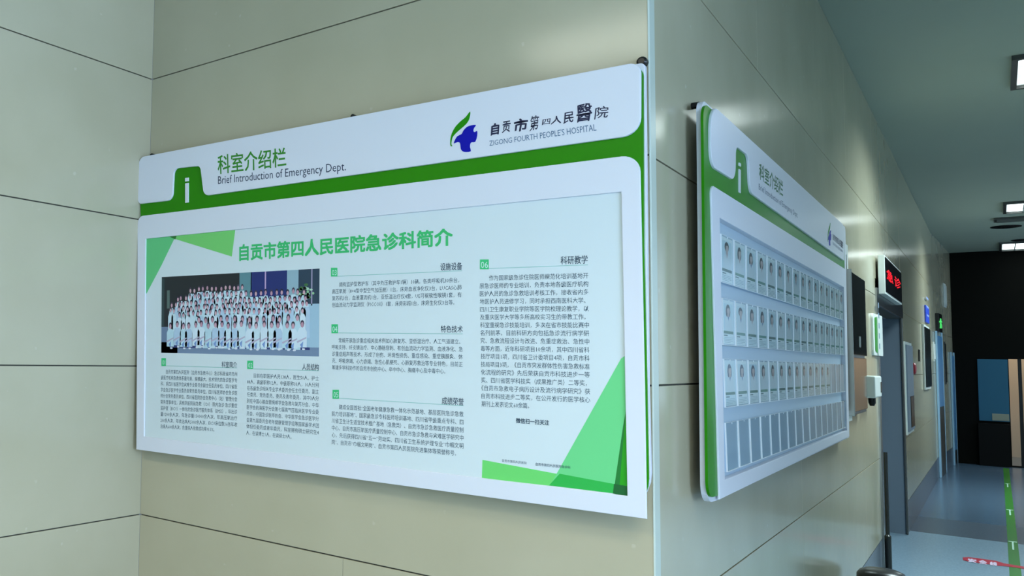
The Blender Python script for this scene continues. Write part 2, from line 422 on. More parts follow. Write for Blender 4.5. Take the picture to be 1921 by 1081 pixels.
# ================================================================== BOARD 1 (large board on the front wall)
def P1(h, pts): return pxl(FR, h, pts)
b1 = thing('information_board', FR.at(FR.px(740, 900)[0], FR.px(740, 905)[1], 0),
           'large white and green notice board with printed green-cornered poster, left of the wall corner', 'notice board')
x0 = FR.px(300, 800)[0]; x1 = FR.px(1190, 800)[0]; z0 = FR.px(1190, 900)[1]; z1 = FR.px(1190, 160)[1]
slab('mounting_frame', FR, [rect(x0, z0, x1, z1 - .02), [(x0 + .05, z0 + .05), (x0 + .05, z1 - .07), (x1 - .05, z1 - .07), (x1 - .05, z0 + .05)]], 0.0005, 0.03, WHITE, b1)
slab('backing_panel', FR, P1(.045, [(263, 298, .02), (1209.5, 117, .012), (1216, 725), (1222, 972, .11), (262, 842, .02)]), .03, .045, PANEL, b1, .0015)
slab('green_panel', FR, P1(.052, [(264, 300, .02), (1206.3, 121, .03), (1207.6, 460), (1213.6, 725), (1218, 968, .09), (262, 838, .02)]), .045, .052, GREEN, b1)
slab('header_panel', FR, P1(.060, [(259, 295.5, .035), (1202, 115, .03), (1201.5, 252, .045), (760, 314.5), (382, 367.5, .03), (375, 311, .022), (326, 316, .022), (323, 375.5, .03), (258.5, 383, .02)]), .0525, .060, PANEL, b1, .002)
FHOLE = [(273, 448), (442, 431), (1165.3, 359.8), (1171, 645), (1176.7, 930.8), (269.9, 819)]
fo = P1(.058, [(258, 406, .03), (560, 369.5), (1200, 289, .045), (1209, 725), (1213, 974), (255.5, 843.5)])
fi = P1(.058, FHOLE)
slab('front_frame', FR, [fo, fi[::-1]], .0522, .058, PANEL, b1, .0015)
HP = .0528
poster = slab('poster', FR, P1(HP, [(268, 444), (442, 428), (1169, 356), (1181, 934), (266, 823)]), .0521, HP, POSTER, b1)
# dark hanging bolts above the header
for x, y, r in ((283, 291, .008), (660, 217.8, .008), (1203, 114.5, .013)):
    a, b = FR.px(x, y, .02)
    lathe('hanging_bolt', FR.at(a, b, .0005), [(r, 0), (r, .016), (r * .6, .02)], BLACK, b1, 16, FR.n)

# letter i, as a raised white figure on the green tab
bm = bmesh.new()
slab_bm(bm, FR, [P1(.058, [(346.6, 344), (352.4, 343), (352.4, 379.5), (346.6, 380.5)])], .052, .056)
slab_bm(bm, FR, [P1(.058, [(346.4, 334), (352.6, 333), (352.6, 339.5), (346.4, 340.5)])], .052, .056)
link('letter_i', bm_mesh(bm, PANEL), b1)
G_TEXT = mat('green_lettering', srgb((45, 135, 30)), 0.5)
K_TEXT = mat('dark_lettering', srgb((28, 48, 78)), 0.5)
N_TEXT = mat('navy_lettering', srgb((12, 22, 66)), 0.5)
T_TEXT = mat('teal_lettering', srgb((70, 105, 140)), 0.5)
HH = .0603
text('chinese_heading', '科室介绍栏', FR, HH, [(408, 291.5), (536, 276.5), (537, 312), (409, 327)], G_TEXT, b1, 0.010)
text('english_heading', 'Brief Introduction of Emergency Dept.', FR, HH, [(409, 331), (649, 303.5), (649, 325), (409, 350.5)], K_TEXT, b1, 0.0)
text('english_hospital_name', "ZIGONG FOURTH PEOPLE'S HOSPITAL", FR, HH, [(918, 264), (1118, 232), (1119, 245), (918, 273.8)], T_TEXT, b1, 0.0)
# brush lettering, one character at a time
def brush(F, h, quads, parent, base=None):
    vs, fs = [], []
    for ch, Q, bold, sh in quads:
        Qp = [F.px(x, y, h) for x, y in Q]
        text_into(vs, fs, ch, F, h, Qp, bold, 2, None, lambda u, v, sh=sh: (u + sh * (v - .5) + .05 * math.sin(3 * v), v + .10 * (u - .5) + .05 * math.sin(4 * u)))
    return finish_text('brush_lettering', vs, fs, F, N_TEXT, parent)
def bq(x0, y0, x1, y1):
    px_ = lambda x: 900 + x * 260 / 1921; py_ = lambda y: 180 + y * 110 / 813
    s = 0.11 * (px_(x1) - px_(x0))
    return [(px_(x0), py_(y0) + s * .5), (px_(x1), py_(y0) - s * .5), (px_(x1), py_(y1) - s * .5), (px_(x0), py_(y1) + s * .5)]
brush(FR, HH, [('自', bq(160, 390, 262, 535), .035, .06), ('贡', bq(312, 350, 420, 505), .012, .10), ('市', bq(470, 325, 655, 495), .025, .05),
               ('第', bq(695, 280, 812, 480), .008, .14), ('四', bq(868, 320, 975, 395), .010, .10), ('人', bq(990, 285, 1130, 385), .012, .08),
               ('民', bq(1165, 225, 1295, 375), .012, .10), ('醫', bq(1335, 120, 1545, 355), .014, .06), ('院', bq(1595, 150, 1775, 310), .006, .08)], b1)
# emblem: green leaf stroke and blue cross of petals
EM = lambda pts: [FR.px(830 + x * 80 / 786, 190 + y * 110 / 1081, HH) for x, y in pts]
def smooth_loop(pts, n=5):
    out = []; N = len(pts)
    for i in range(N):
        p0, p1, p2, p3 = [Vector(pts[(i + k - 1) % N]) for k in range(4)]
        for k in range(n):
            t = k / n
            out.append(tuple(.5 * ((2 * p1) + (p2 - p0) * t + (2 * p0 - 5 * p1 + 4 * p2 - p3) * t * t + (3 * p1 - p0 - 3 * p2 + p3) * t ** 3)))
    return out
LEAF = [(512, 190), (500, 310), (455, 400), (380, 475), (280, 560), (205, 640), (180, 690), (165, 790), (182, 822), (160, 832), (146, 800), (148, 700), (175, 590), (240, 470), (330, 375), (430, 290)]
CROSS = [(620, 437), (585, 490), (570, 550), (600, 568), (640, 548), (640, 640), (605, 748), (540, 755), (512, 790), (508, 850), (524, 922), (440, 938), (375, 925), (340, 880), (332, 810), (318, 765), (280, 752), (212, 778), (230, 720), (275, 645), (355, 605), (385, 545), (450, 475), (530, 445)]
slab('emblem_leaf', FR, smooth_loop(EM(LEAF), 3), .0601, .0608, mat('emblem_green', srgb((34, 140, 4)), .5, spec=.15), b1)
slab('emblem_cross', FR, smooth_loop(EM(CROSS), 2), .0601, .0608, mat('emblem_blue', srgb((8, 14, 165)), .5, spec=.15), b1)

# ---------------- the print on the poster
def pq(pts): return [FR.px(x, y, HP) for x, y in pts]
cornerp = [
    (pq([(268, 445), (332, 438), (303, 498), (275, 551), (268, 552)]), srgb((98, 200, 128)), 1),
    (pq([(313, 440), (442, 427), (435, 481.5), (330, 449)]), srgb((120, 208, 112)), 2),
    (pq([(311, 440.5), (333, 438.2), (329, 449.5)]), srgb((20, 110, 30)), 3),
    (pq([(905, 863), (1065, 893), (1035, 912), (904, 897)]), srgb((112, 216, 112)), 1),
    (pq([(1165, 673), (1172, 668), (1174, 770), (1152, 925), (1032, 911)]), srgb((112, 214, 138)), 2),
    (pq([(1171, 770), (1179, 768), (1180, 932), (1152, 925)]), srgb((40, 165, 20)), 1),
    (pq([(1169, 800), (1174, 772), (1161, 926), (1151, 925)]), srgb((30, 125, 50)), 4),
    (pq([(1030, 911), (1050, 889), (1156, 909), (1152, 926)]), srgb((45, 180, 75)), 3),
    (pq([(1152, 908), (1180, 913), (1180, 934), (1150, 926)]), srgb((25, 100, 45)), 5),
]
for pl in cornerp: ink('corner_graphic', FR, HP, [pl], poster)
text('poster_title', '自贡市第四人民医院急诊科简介', FR, HP + .0004, [(449.5, 459.5), (848.5, 428.5), (848.5, 460), (449.5, 489.5)], mat('title_green', srgb((52, 190, 110)), .5), poster, .028, 2)

# group photo
PQ = pq([(303.5, 520), (599.6, 504), (598.3, 669), (302.5, 662)])
def uv(u, v): q = quad_map(PQ, u, 1 - v); return (q.x, q.y)
def r4(u0, v0, u1, v1): return [uv(u0, v0), uv(u0, v1), uv(u1, v1), uv(u1, v0)]
def ell(u, v, ru, rv, n=9): return [uv(u + ru * math.cos(2 * math.pi * i / n), v + rv * math.sin(2 * math.pi * i / n)) for i in range(n)]
ph = [(r4(0, 0, 1, 1), srgb((22, 28, 36)), 1), (r4(.04, .18, .06, .42), srgb((90, 110, 105)), 2), (r4(0, .02, .02, .65), srgb((40, 62, 66)), 2),
      (r4(.535, 0, .61, .5), srgb((95, 140, 150)), 2), (r4(.605, 0, .835, .5), srgb((22, 40, 110)), 2), (r4(.69, 0, .698, .4), srgb((190, 160, 200)), 3),
      (r4(.82, 0, .885, .5), srgb((150, 180, 195)), 3), (r4(.885, 0, 1, .42), srgb((35, 60, 82)), 3), (r4(.955, 0, .962, .42), srgb((160, 150, 180)), 4),
      (r4(0, .66, .12, 1), srgb((110, 130, 160)), 2), (r4(0, .86, 1, 1), srgb((118, 138, 168)), 2), (r4(.9, .40, 1, .9), srgb((165, 195, 215)), 4), (r4(.08, .87, .95, .93), srgb((45, 55, 115)), 3)]
for i in range(26):
    u = random.gauss(.925, .022); v = random.gauss(.27, .07)
    ph.append((ell(u, v, random.uniform(.006, .014), random.uniform(.012, .03), 5), srgb(random.choice([(95, 150, 90), (150, 200, 150), (60, 110, 60), (180, 215, 190)])), 5))
rowsP = [(.17, .20, .57, 13, 0), (.25, .10, .93, 27, 0), (.335, .06, .94, 30, .0), (.40, .05, .95, 30, 0), (.47, .12, .92, 26, 0), (.565, .25, .90, 14, 0), (.635, .05, .93, 20, 1)]
lay = 6
for v, u0, u1, n, kneel in rowsP:
    for i in range(n):
        u = u0 + (u1 - u0) * (i + .5) / n + random.uniform(-.006, .006)
        vv = v + random.uniform(-.012, .012) + (.05 * (1 - min(1, (u - .05) / .25)) if v < .5 and u < .3 else 0)
        wv = random.choice([(205, 225, 236), (190, 218, 230), (214, 228, 240), (182, 205, 228)])
        bw = .018 if not kneel else .026; bl = .40 if not kneel else .27
        ph.append(([uv(u - bw * .6, vv + .045), uv(u - bw, vv + .09), uv(u - bw, min(.93, vv + bl)), uv(u + bw, min(.93, vv + bl)), uv(u + bw, vv + .09), uv(u + bw * .6, vv + .045)], srgb(wv), lay))
        if kneel:
            ph.append(([uv(u - .03, vv + .20), uv(u + .022, vv + .15), uv(u + .024, vv + .165), uv(u - .026, vv + .22)], srgb((186, 176, 200)), lay + 1))
            ph.append(([uv(u - .012, vv + .24), uv(u + .006, vv + .2), uv(u + .002, vv + .29)], srgb((120, 150, 205)), lay + 1))
            ph.append((ell(u + .008, vv + .29, .010, .012, 6), srgb((225, 228, 240)), lay + 2))
        hs = 1.25 if v > .5 else 1.0
        ph.append((ell(u, vv - .004, .0088 * hs, .034 * hs, 8), srgb(random.choice([(40, 34, 58), (60, 50, 72), (32, 30, 50)])), lay + 2))
        ph.append((ell(u, vv + .010, .0068 * hs, .027 * hs, 8), srgb(random.choice([(206, 160, 176), (192, 146, 164), (214, 172, 184)])), lay + 3))
    lay += 3
ink('group_photo', FR, HP, ph, poster, step=.00006)

INKT = mat('body_lettering', srgb((62, 86, 104)), 0.6)
HEADT = mat('heading_lettering', srgb((40, 66, 88)), 0.6)
def paragraph(lines, TL, TR, BL, BR, endu=None):
    """TL..BR: pixel corners of the text block; last line ends at fraction endu"""
    n = len(lines); vs, fs = [], []; h = HP + .0004
    A = [FR.px(*p, h) for p in (TL, TR, BR, BL)]
    rows = n; pitch = 1.0 / (rows - .28)
    for i, s in enumerate(lines):
        vt = 1 - i * pitch; vb = vt - pitch * .72
        u0 = 0.0; u1 = 1.0
        body = s.lstrip('　'); ind = len(s) - len(body)
        full = max(len(x) for x in lines[:-1])
        wd = sum(.56 if ord(c) < 128 else 1 for c in s)
        if ind: u0 = ind / wd
        if i == n - 1 and endu: u1 = endu
        elif s[-1] in '，。、': u1 = 1 - .55 / wd
        if body[0] in '《（': u0 += .0
        Q = [quad_map(A, u0, vt), quad_map(A, u1, vt), quad_map(A, u1, vb), quad_map(A, u0, vb)]
        text_into(vs, fs, body, FR, h, Q, 0.0, 1, (-.09, .86))
    return finish_text('body_text', vs, fs, FR, INKT, poster)
paragraph(['　　自贡市第四人民医院（自贡市急救中心）急诊科是省内市州', '级医疗机构急救体系最完善、规模最大、技术领先的急诊医学专', '科，系四川省医学会灾难专业委员会副主任委员单位、四川省医', '学会急诊医学专业委员会常务委员单位、四川省医师协会急诊医', '师分会常务委员单位、四川省医院协会急救中心（站）管理分会', '常务理事单位，具有院前院前急救（120）·院内急诊·急诊重症', '监护室（EICU）一体化的急诊医疗服务体系（EMSS），年出诊', '量1200余人次，年急诊量150000余人次，年高压氧治疗', '200余人次，年收治病人5000余人次，EICU床位数16张年收', '治病人600余人次，危重病人抢救成功率91.5%。'],
          (302, 693), (445, 698), (301, 804), (445, 813), .72)
paragraph(['　　目前在职医护人员138人，医生50人，护士', '88人，高级职称12人，中级职称33人，10人分别', '在各级急诊相关专业学术委员会任主任委员、副主', '任委员、常务委员、委员及青年委员，其中3人分', '别在中国心脑血管病郸学会急救与复苏分会、中华', '医学会航海医学分会第七届高气压临床医学专业委', '员会、中国急诊医师协会、中华医学会急诊医学分', '会第九届委员会老年健康管理学组等国家级学术团', '体担任委员或青年委员，科室拥有硕士研究生4', '人，在读博士1人，在读硕士9人。'],
          (464, 700), (598, 705.5), (462, 816), (598, 829), .64)
paragraph(['　　拥有监护型救护车（其中负压救护车1辆）10辆，各类呼吸机30余台，', '高压氧舱（8+4型中型空气加压舱）1台，床旁血液净化仪3台，LUCAS心肺', '复苏机3台，血液灌流机1台，亚低温治疗仪4套，UE可视软性喉镜1套，有', '创血流动力学监测仪（PICCOⅡ）1套，床旁彩超1台，床旁生化仪3台等。'],
          (623, 530), (866, 520), (623, 577), (866, 572), .95)
paragraph(['　　常规开展急诊重症相关技术例如心肺复苏、亚低温治疗、人工气道建立、', '呼吸支持、纤支镜治疗、中心静脉穿刺、有创血流动力学监测、血液净化、急', '诊重症超声等技术，形成了创伤、环境性损伤、重症感染、重症胰腺炎、休', '克、呼吸衰竭、心力衰竭、急性心肌梗死、心肺复苏救治等专业特色，目前正', '筹建多学科协作的自贡市创伤中心、卒中中心、胸痛中心及中毒中心。'],
          (622.5, 634), (868, 636), (623, 694), (868, 703), .88)
paragraph(['　　建成全国首批“全国老年健康急救一体化示范基地、基层医院急诊急救', '能力培训基地”、国家级急诊专科医师培训基地、四川省甲级重点专科、四', '川省卫生计生适宜技术推广基地（急救类）、自贡市急诊急救医疗质量控制', '中心、自贡市高压氧医疗质量控制中心、自贡市急诊急救与灾难医学研究中', '心，先后获得四川省“五一”劳动奖、四川省卫生系统护理专业“巾帼文明', '岗”、自贡市“巾帼文明岗”、自贡市第四人民医院先进集体等荣誉称号。'],
          (622.5, 758), (869.5, 772), (622.5, 834), (869.5, 857), .95)
paragraph(['　　作为国家级急诊住院医师规范化培训基地开', '展急诊医师的专业培训，负责本地各级医疗机构', '医护人员的急诊急救培训考核工作，接收省内多', '地医护人员进修学习，同时承担西南医科大学、', '四川卫生康复职业学院等医学院校理论教学，以', '及重庆医学大学等多所高校实习生的带教工作。', '科室重视急诊技能培训，多次在省市技能比赛中', '名列前茅。目前科研方向包括急诊流行病学研', '究、急救流程设计与改进、危重症救治、急性中', '毒等方面，近年科研项目10余项，其中四川省科', '技厅项目1项，四川省卫计委项目4项，自贡市科', '技局项目3项，《自贡市突发群体性伤害急救标准', '化流程的研究》先后荣获自贡市科技进步一等', '奖、四川省医学科技奖（成果推广类）二等奖，', '《自贡市急救电子病历设计及流行病学研究》获', '自贡市科技进步二等奖，在公开发行的医学核心', '期刊上发表论文60余篇。'],
          (899.5, 517), (1103.5, 511.5), (903.5, 763), (1107.5, 772), .46)
# numbered section headings
TAG = mat('tag_green', srgb((52, 196, 120)), .5)
PALE = mat('pale_lettering', srgb((205, 232, 226)), .5)
secs = [('01', (303, 672, 311.5, 687), '科室简介', (416, 678.5, 444.5, 690), (312, 686.5, 445, 690.5)),
        ('02', (464, 677, 475, 692.5), '人员结构', (567, 682.5, 598, 695), (475, 692.3, 598, 696)),
        ('03', (621, 502.5, 633, 519), '设施设备', (826, 493, 867, 507), (633, 518.5, 867, 508)),
        ('04', (622, 608.5, 634, 625.5), '特色技术', (827, 611, 868, 624), (634, 624.8, 868, 626.5)),
        ('05', (624, 731.5, 636, 748.5), '成绩荣誉', (829, 746, 870, 760), (636, 747.5, 870, 761.5)),
        ('06', (900.5, 487, 917, 505.5), '科研教学', (1052, 480, 1102.5, 495.5), (917, 504, 1103, 497))]
for num, (xa, ya, xb, yb), hd, (ha, va, hb, vb), (la, lb, lc, ld) in secs:
    slab('number_tag', FR, pq([(xa, yb), (xb, yb), (xb, ya), (xa, ya)]), HP + .0002, HP + .0006, TAG, poster)
    text('number', num, FR, HP + .0008, [(xa + 1.8, ya + 4), (xb - 1.5, ya + 4), (xb - 1.5, yb - 2.5), (xa + 1.8, yb - 2.5)], PALE, poster)
    sl = (ld - lb) / (lc - la) * (hb - ha) / 2
    text('section_heading', hd, FR, HP + .0004, [(ha, va - sl), (hb, va + sl), (hb, vb + sl), (ha, vb - sl)], HEADT, poster, .006)
    slab('heading_rule', FR, pq([(la, lb + .45), (lc, ld + .45), (lc, ld - .45), (la, lb - .45)]), HP + .0002, HP + .0004, mat('rule_green', srgb((130, 190, 180)), .6), poster)
text('caption', '微信扫一扫关注', FR, HP + .0004, [(968, 784.5), (1030, 788.5), (1030, 798.3), (968, 794)], HEADT, poster, .02)
text('caption', '自贡市第四人民医院', FR, HP + .0004, [(942, 861.5), (988, 866.5), (988, 871.5), (942, 867)], INKT, poster, .0, 1)
text('caption', '自贡市第四人民医院急诊科', FR, HP + .0010, [(1005, 868), (1070, 874.5), (1070, 880), (1005, 874)], INKT, poster, .0, 1)

# ================================================================== BOARD 2 (corridor wall)
def P2(h, pts): return pxl(RI, h, pts)
b2 = thing('display_board', RI.at(2.2, RI.px(1400, 905)[1], 0),
           'white and green board with four rows of clear card pockets, on the corridor wall', 'notice board')
ya, za = RI.px(1330, 890); yb_, zb = RI.px(1583, 450)
slab('mounting_frame', RI, [rect(ya + .03, za + .03, yb_ - .12, zb - .05), [(ya + .09, za + .09), (ya + .09, zb - .11), (yb_ - .18, zb - .11), (yb_ - .18, za + .09)]], .0005, .03, WHITE, b2)
HOLE2X = [(1348.6, 404.5), (1584.6, 536.8), (1590.5, 811), (1358, 904.5)]
slab('backing_panel', RI, [P2(.045, [(1316.8, 186, .035), (1586, 427, .03), (1592.6, 821), (1345, 939), (1325, 945, .12)]), P2(.057, HOLE2X)[::-1]], .03, .045, PANEL, b2)
slab('green_panel', RI, [P2(.052, [(1319, 191, .05), (1583, 430, .02), (1592, 819), (1345, 931), (1328.5, 935, .10)]), P2(.057, HOLE2X)[::-1]], .045, .052, GREEN, b2)
slab('header_panel', RI, P2(.060, [(1333.6, 193, .085), (1583.3, 422.5, .05), (1583.5, 489), (1489, 420), (1407.5, 361, .05), (1404.8, 292, .035), (1380.8, 274, .035), (1380.6, 340, .06), (1334.3, 311, .05)]), .0525, .060, PANEL, b2, .002)
fo = P2(.057, [(1334.2, 346, .03), (1583.5, 503.5), (1586.4, 506), (1593.5, 819), (1350.5, 937.5)])
fi = P2(.057, [(1350.4, 408.9), (1583.3, 539), (1589.2, 808), (1360, 900.6)])
slab('front_frame', RI, [fo, fi[::-1]], .0522, .057, PANEL, b2, .0015)
lo_ = P2(.057, HOLE2X)
slab('recess_lip', RI, [lo_, fi[::-1]], .0302, .0521, PANEL, b2)
inner = slab('inner_sheet', RI, P2(.057, [(1350.4, 408.9), (1583.3, 539), (1589.2, 808), (1360, 900.6)]), .0303, .0380, INNER, b2)
a, b = RI.px(1312.5, 187, .03)
lathe('hanging_bolt', RI.at(a + .035, b - .006, .0005), [(.010, 0), (.010, .02), (.006, .024)], BLACK, b2, 16, RI.n)
bm = bmesh.new()
slab_bm(bm, RI, [P2(.056, [(1387.6, 317), (1390.6, 319), (1390.4, 362.5), (1387.6, 360.5)])], .052, .055)
slab_bm(bm, RI, [P2(.056, [(1387.6, 305), (1390.8, 307), (1390.8, 312.5), (1387.6, 310.5)])], .052, .055)
link('letter_i', bm_mesh(bm, PANEL), b2)
text('chinese_heading', '科室介绍栏', RI, HH, [(1424.3, 305), (1468.8, 340.5), (1468.8, 369.5), (1424.3, 335.5)], mat('green_lettering_2', srgb((38, 105, 62)), .5), b2, .014)
text('english_heading', 'Brief Introduction of Emergency Dept.', RI, HH, [(1423.6, 344), (1496.5, 399), (1496.5, 411.5), (1423.6, 359)], mat('grey_lettering', srgb((75, 95, 125)), .5), b2)
E2 = lambda pts: [RI.px(1540 + x * 60 / 649, 400 + y * 100 / 1081, HH) for x, y in pts]
def em2(pts):   # emblem mapped into its place on the second header
    out = []
    for x, y in pts:
        u = (x - 145) / (640 - 145); v = (y - 190) / (938 - 190)
        out.append((138 + u * 68, 175 + v * 470 + u * 25))
    return E2(out)
slab('emblem_leaf', RI, smooth_loop(em2(LEAF), 3), .0601, .0608, MATS['emblem_green'], b2)
slab('emblem_cross', RI, smooth_loop(em2(CROSS), 2), .0601, .0608, MATS['emblem_blue'], b2)
text('brush_lettering', '自贡市第四人民醫院', RI, HH, [(1562, 438), (1581.5, 454), (1581.5, 467), (1562, 449.5)], N_TEXT, b2, .01)
text('english_hospital_name', "ZIGONG FOURTH PEOPLE'S HOSPITAL", RI, HH, [(1562, 453.5), (1581.3, 470), (1581.3, 474.5), (1562, 458.5)], T_TEXT, b2)

# card pockets: four rows of sixteen
ROWQ = [[(1352.2, 438), (1583.2, 549), (1584, 601.5), (1352.8, 528.8)],
        [(1354.6, 558.5), (1583.6, 614), (1584.4, 666.8), (1356, 647.3)],
        [(1357, 673), (1584.2, 684), (1585.4, 735), (1360.6, 765.4)],
        [(1360.4, 793.8), (1586, 752), (1588, 801.5), (1364.2, 886.4)]]
HQ = .052
RQ = [[RI.px(x, y, HQ) for x, y in q] for q in ROWQ]
ORD = ['leftmost', 'second', 'third', 'fourth', 'fifth', 'sixth', 'seventh', 'eighth', 'ninth', 'tenth', 'eleventh', 'twelfth', 'thirteenth', 'fourteenth', 'fifteenth', 'rightmost']
RNAME = ['top', 'second', 'third', 'bottom']
CARDC = [(234, 245, 248), (240, 248, 250), (224, 240, 246)]
proto = None
def pocket_mesh(q):
    """one clear pocket: sheet with a thumb notch in its top edge, bright cut edges, in RI coords"""
    bm = bmesh.new()
    c = lambda u, v: tuple(quad_map(q, u, v))
    nt_ = [(0, 0), (1, 0), (1, 1), (.56, 1), (.53, .965), (.47, .965), (.44, 1), (0, 1)]
    slab_bm(bm, RI, [[c(*p) for p in nt_]], HQ - .0015, HQ, 0)
    e = .016; ev = .010
    for pl in ([(0, 0), (e * 1.8, 0), (e * 1.8, 1), (0, 1)], [(1 - e, 0), (1, 0), (1, 1), (1 - e, 1)], [(e * 1.8, 0), (1 - e, 0), (1 - e, ev), (e * 1.8, ev)]):
        slab_bm(bm, RI, [[c(*p) for p in pl]], .0491, HQ + .0006, 1)
    for pl in ([(.0, 1 - ev * .5), (.44, 1 - ev * .5), (.44, 1), (0, 1)], [(.56, 1 - ev * .5), (1, 1 - ev * .5), (1, 1), (.56, 1)]):
        slab_bm(bm, RI, [[c(*p) for p in pl]], HQ - .0015, HQ + .0006, 1)
    slab_bm(bm, RI, [[c(*p) for p in [(.482, .955), (.518, .955), (.518, .99), (.482, .99)]]], HQ, HQ + .0006, 1)
    slab_bm(bm, RI, [[c(*p) for p in [(0, 0), (1, 0), (1, .98), (0, .98)]]], .0382, .0490, 2)
    return bm_mesh(bm, [ACR, EDGE, POCK])
for r in range(4):
    for k in range(16):
        u0, u1 = k / 16 + .0012, (k + 1) / 16 - .0012
        q = [quad_map(RQ[r], u0, 1), quad_map(RQ[r], u1, 1), quad_map(RQ[r], u1, 0), quad_map(RQ[r], u0, 0)]
        link('card_pocket', pocket_mesh(q), b2)
        if r == 3 or (r == 2 and k > 12): continue
        cc = lambda u, v: tuple(quad_map(q, u, 1 - v))
        R_ = random.Random(r * 31 + k)
        base = srgb(R_.choice(CARDC)); long_hair = R_.random() < .6
        hair = srgb(R_.choice([(26, 34, 58), (36, 40, 56), (50, 54, 66), (22, 26, 40)]))
        if r == 2 and k < 3: hair = srgb((16, 36, 84))
        def el(cu, cv, ru, rv, n=12): return [cc(cu + ru * math.cos(2 * math.pi * i / n), cv + rv * math.sin(2 * math.pi * i / n)) for i in range(n)]
        pol = [([cc(.07, .03), cc(.95, .03), cc(.95, .97), cc(.07, .97)], base, 0),
               ([cc(.16, .10), cc(.88, .10), cc(.88, .68), cc(.16, .68)], srgb(R_.choice([(208, 230, 240), (218, 236, 242), (196, 222, 236)])), 1)]
        hw, hh_ = R_.uniform(.16, .19), R_.uniform(.095, .115)
        pol.append((el(.5, .22 + (.05 if long_hair else 0), hw, hh_ + (.06 if long_hair else 0)), hair, 2))
        pol.append(([cc(.44, .30), cc(.58, .30), cc(.60, .40), cc(.42, .40)], srgb((196, 172, 170)), 3))
        pol.append(([cc(.38, .38), cc(.64, .38), cc(.80, .44), cc(.84, .68), cc(.20, .68), cc(.24, .44)], srgb((222, 232, 238)), 4))
        pol.append(([cc(.45, .38), cc(.57, .38), cc(.51, .47)], srgb((96, 130, 176)) if R_.random() < .4 else srgb((190, 172, 176)), 5))
        pol.append((el(.51, .255, hw * .66, hh_ * .82), srgb((206, 182, 178)), 6))
        pol.append(([cc(.36, .19), cc(.42, .14), cc(.56, .135), cc(.66, .19), cc(.58, .185), cc(.46, .20)], hair, 7))
        bar = srgb(R_.choice([(78, 142, 128), (62, 118, 96), (52, 100, 96), (96, 150, 126)]))
        pol.append(([cc(.14, .69), cc(.90, .69), cc(.90, .75), cc(.14, .75)], bar, 2))
        pol.append(([cc(.16, .775), cc(.44, .775), cc(.44, .80), cc(.16, .80)], srgb((56, 100, 106)), 2))
        for j in range(4):
            pol.append(([cc(.16, .83 + j * .033), cc(.86 - .2 * (j == 3), .83 + j * .033), cc(.86 - .2 * (j == 3), .838 + j * .033), cc(.16, .838 + j * .033)], srgb((120, 158, 176)), 2))
        o = ink('staff_card', RI, .0493, pol, None, step=.00012)
        side = ORD[k] + (' from the left' if 0 < k < 15 else '')
        props(o, 'portrait staff card in the %s row of pockets, %s' % (RNAME[r], side), 'card', 'staff cards in the clear pockets of the corridor board')

# ================================================================== things on the corridor wall
def rp(x, y, h=0): return RI.px(x, y, h)
# dark glass-door cabinet behind the board
h = .05
aL, bT = rp(1592.9, 505.4, h); aR = rp(1621.5, 560, h)[0]; bB = rp(1600, 781, h)[1]; bM = rp(1610, 670, h)[1]
bT = (rp(1592.9, 505.4, h)[1] + rp(1620, 523.5, h)[1]) / 2
cab = thing('wall_cabinet', RI.at((aL + aR) / 2, bB, 0), 'dark steel wall cabinet with black glass door and mirror-like lower panel, beyond the pocket board', 'cabinet')
fbox('body', RI, aL, bB, aR, bT, .001, h - .006, DKSTEEL, cab, .003)
fbox('door', RI, aL + .02, bM + .01, aR - .01, bT - .01, h - .006, h + .006, DKMETAL, cab, .003)
fbox('lower_panel', RI, aL + .02, bB + .02, aR - .01, bM - .005, h - .006, h + .003, mat('polished_steel', (.35, .33, .30), .12, metal=1), cab, .002)
fbox('edge_trim', RI, aL - .015, bB, aL + .012, bT, .001, h + .010, STEEL, cab, .002)
a_, b_ = rp(1601.5, 631, h); b2_ = rp(1601.5, 652, h)[1]
hd = fbox('handle', RI, a_ - .012, b2_, a_ + .012, b_, h + .022, h + .032, STEEL, cab, .003)
# room sign: white plate with a green stripe
h = .02
sg = thing('room_sign', RI.at(rp(1648, 668)[0], rp(1648, 668)[1], 0), 'small upright white wall plate with green stripe beside the doorway', 'sign')
a0, a1 = rp(1640.5, 620, h)[0], rp(1655, 620, h)[0]; bt, bb = rp(1645, 589.5, h)[1], rp(1645, 667, h)[1]
slab('plate', RI, fillet([(a0, bb, .04), (a1, bb, .02), (a1, bt, .02), (a0, bt, .04)]), .0005, h - .006, WHITE, sg, .002)
g0, g1 = rp(1643, 620, h)[0], rp(1646.5, 620, h)[0]
slab('green_stripe', RI, fillet([(g0, bb + .03, .02), (g1, bb + .02, .005), (g1, bt - .02, .005), (g0, bt - .03, .02)]), h - .006, h - .003, GREEN, sg)
slab('front_plate', RI, fillet([(g1, bb, .02), (a1, bb, .02), (a1, bt, .02), (g1, bt, .02)]), h - .006, h + .002, WHITE, sg, .001)
ink('printing', RI, h + .0022, [([(g1 + .05 + .0, bb + .05 + .075 * i), (g1 + .12, bb + .05 + .075 * i), (g1 + .12, bb + .09 + .075 * i), (g1 + .05, bb + .09 + .075 * i)], srgb((110, 130, 150)), 0) for i in range(5)], sg)
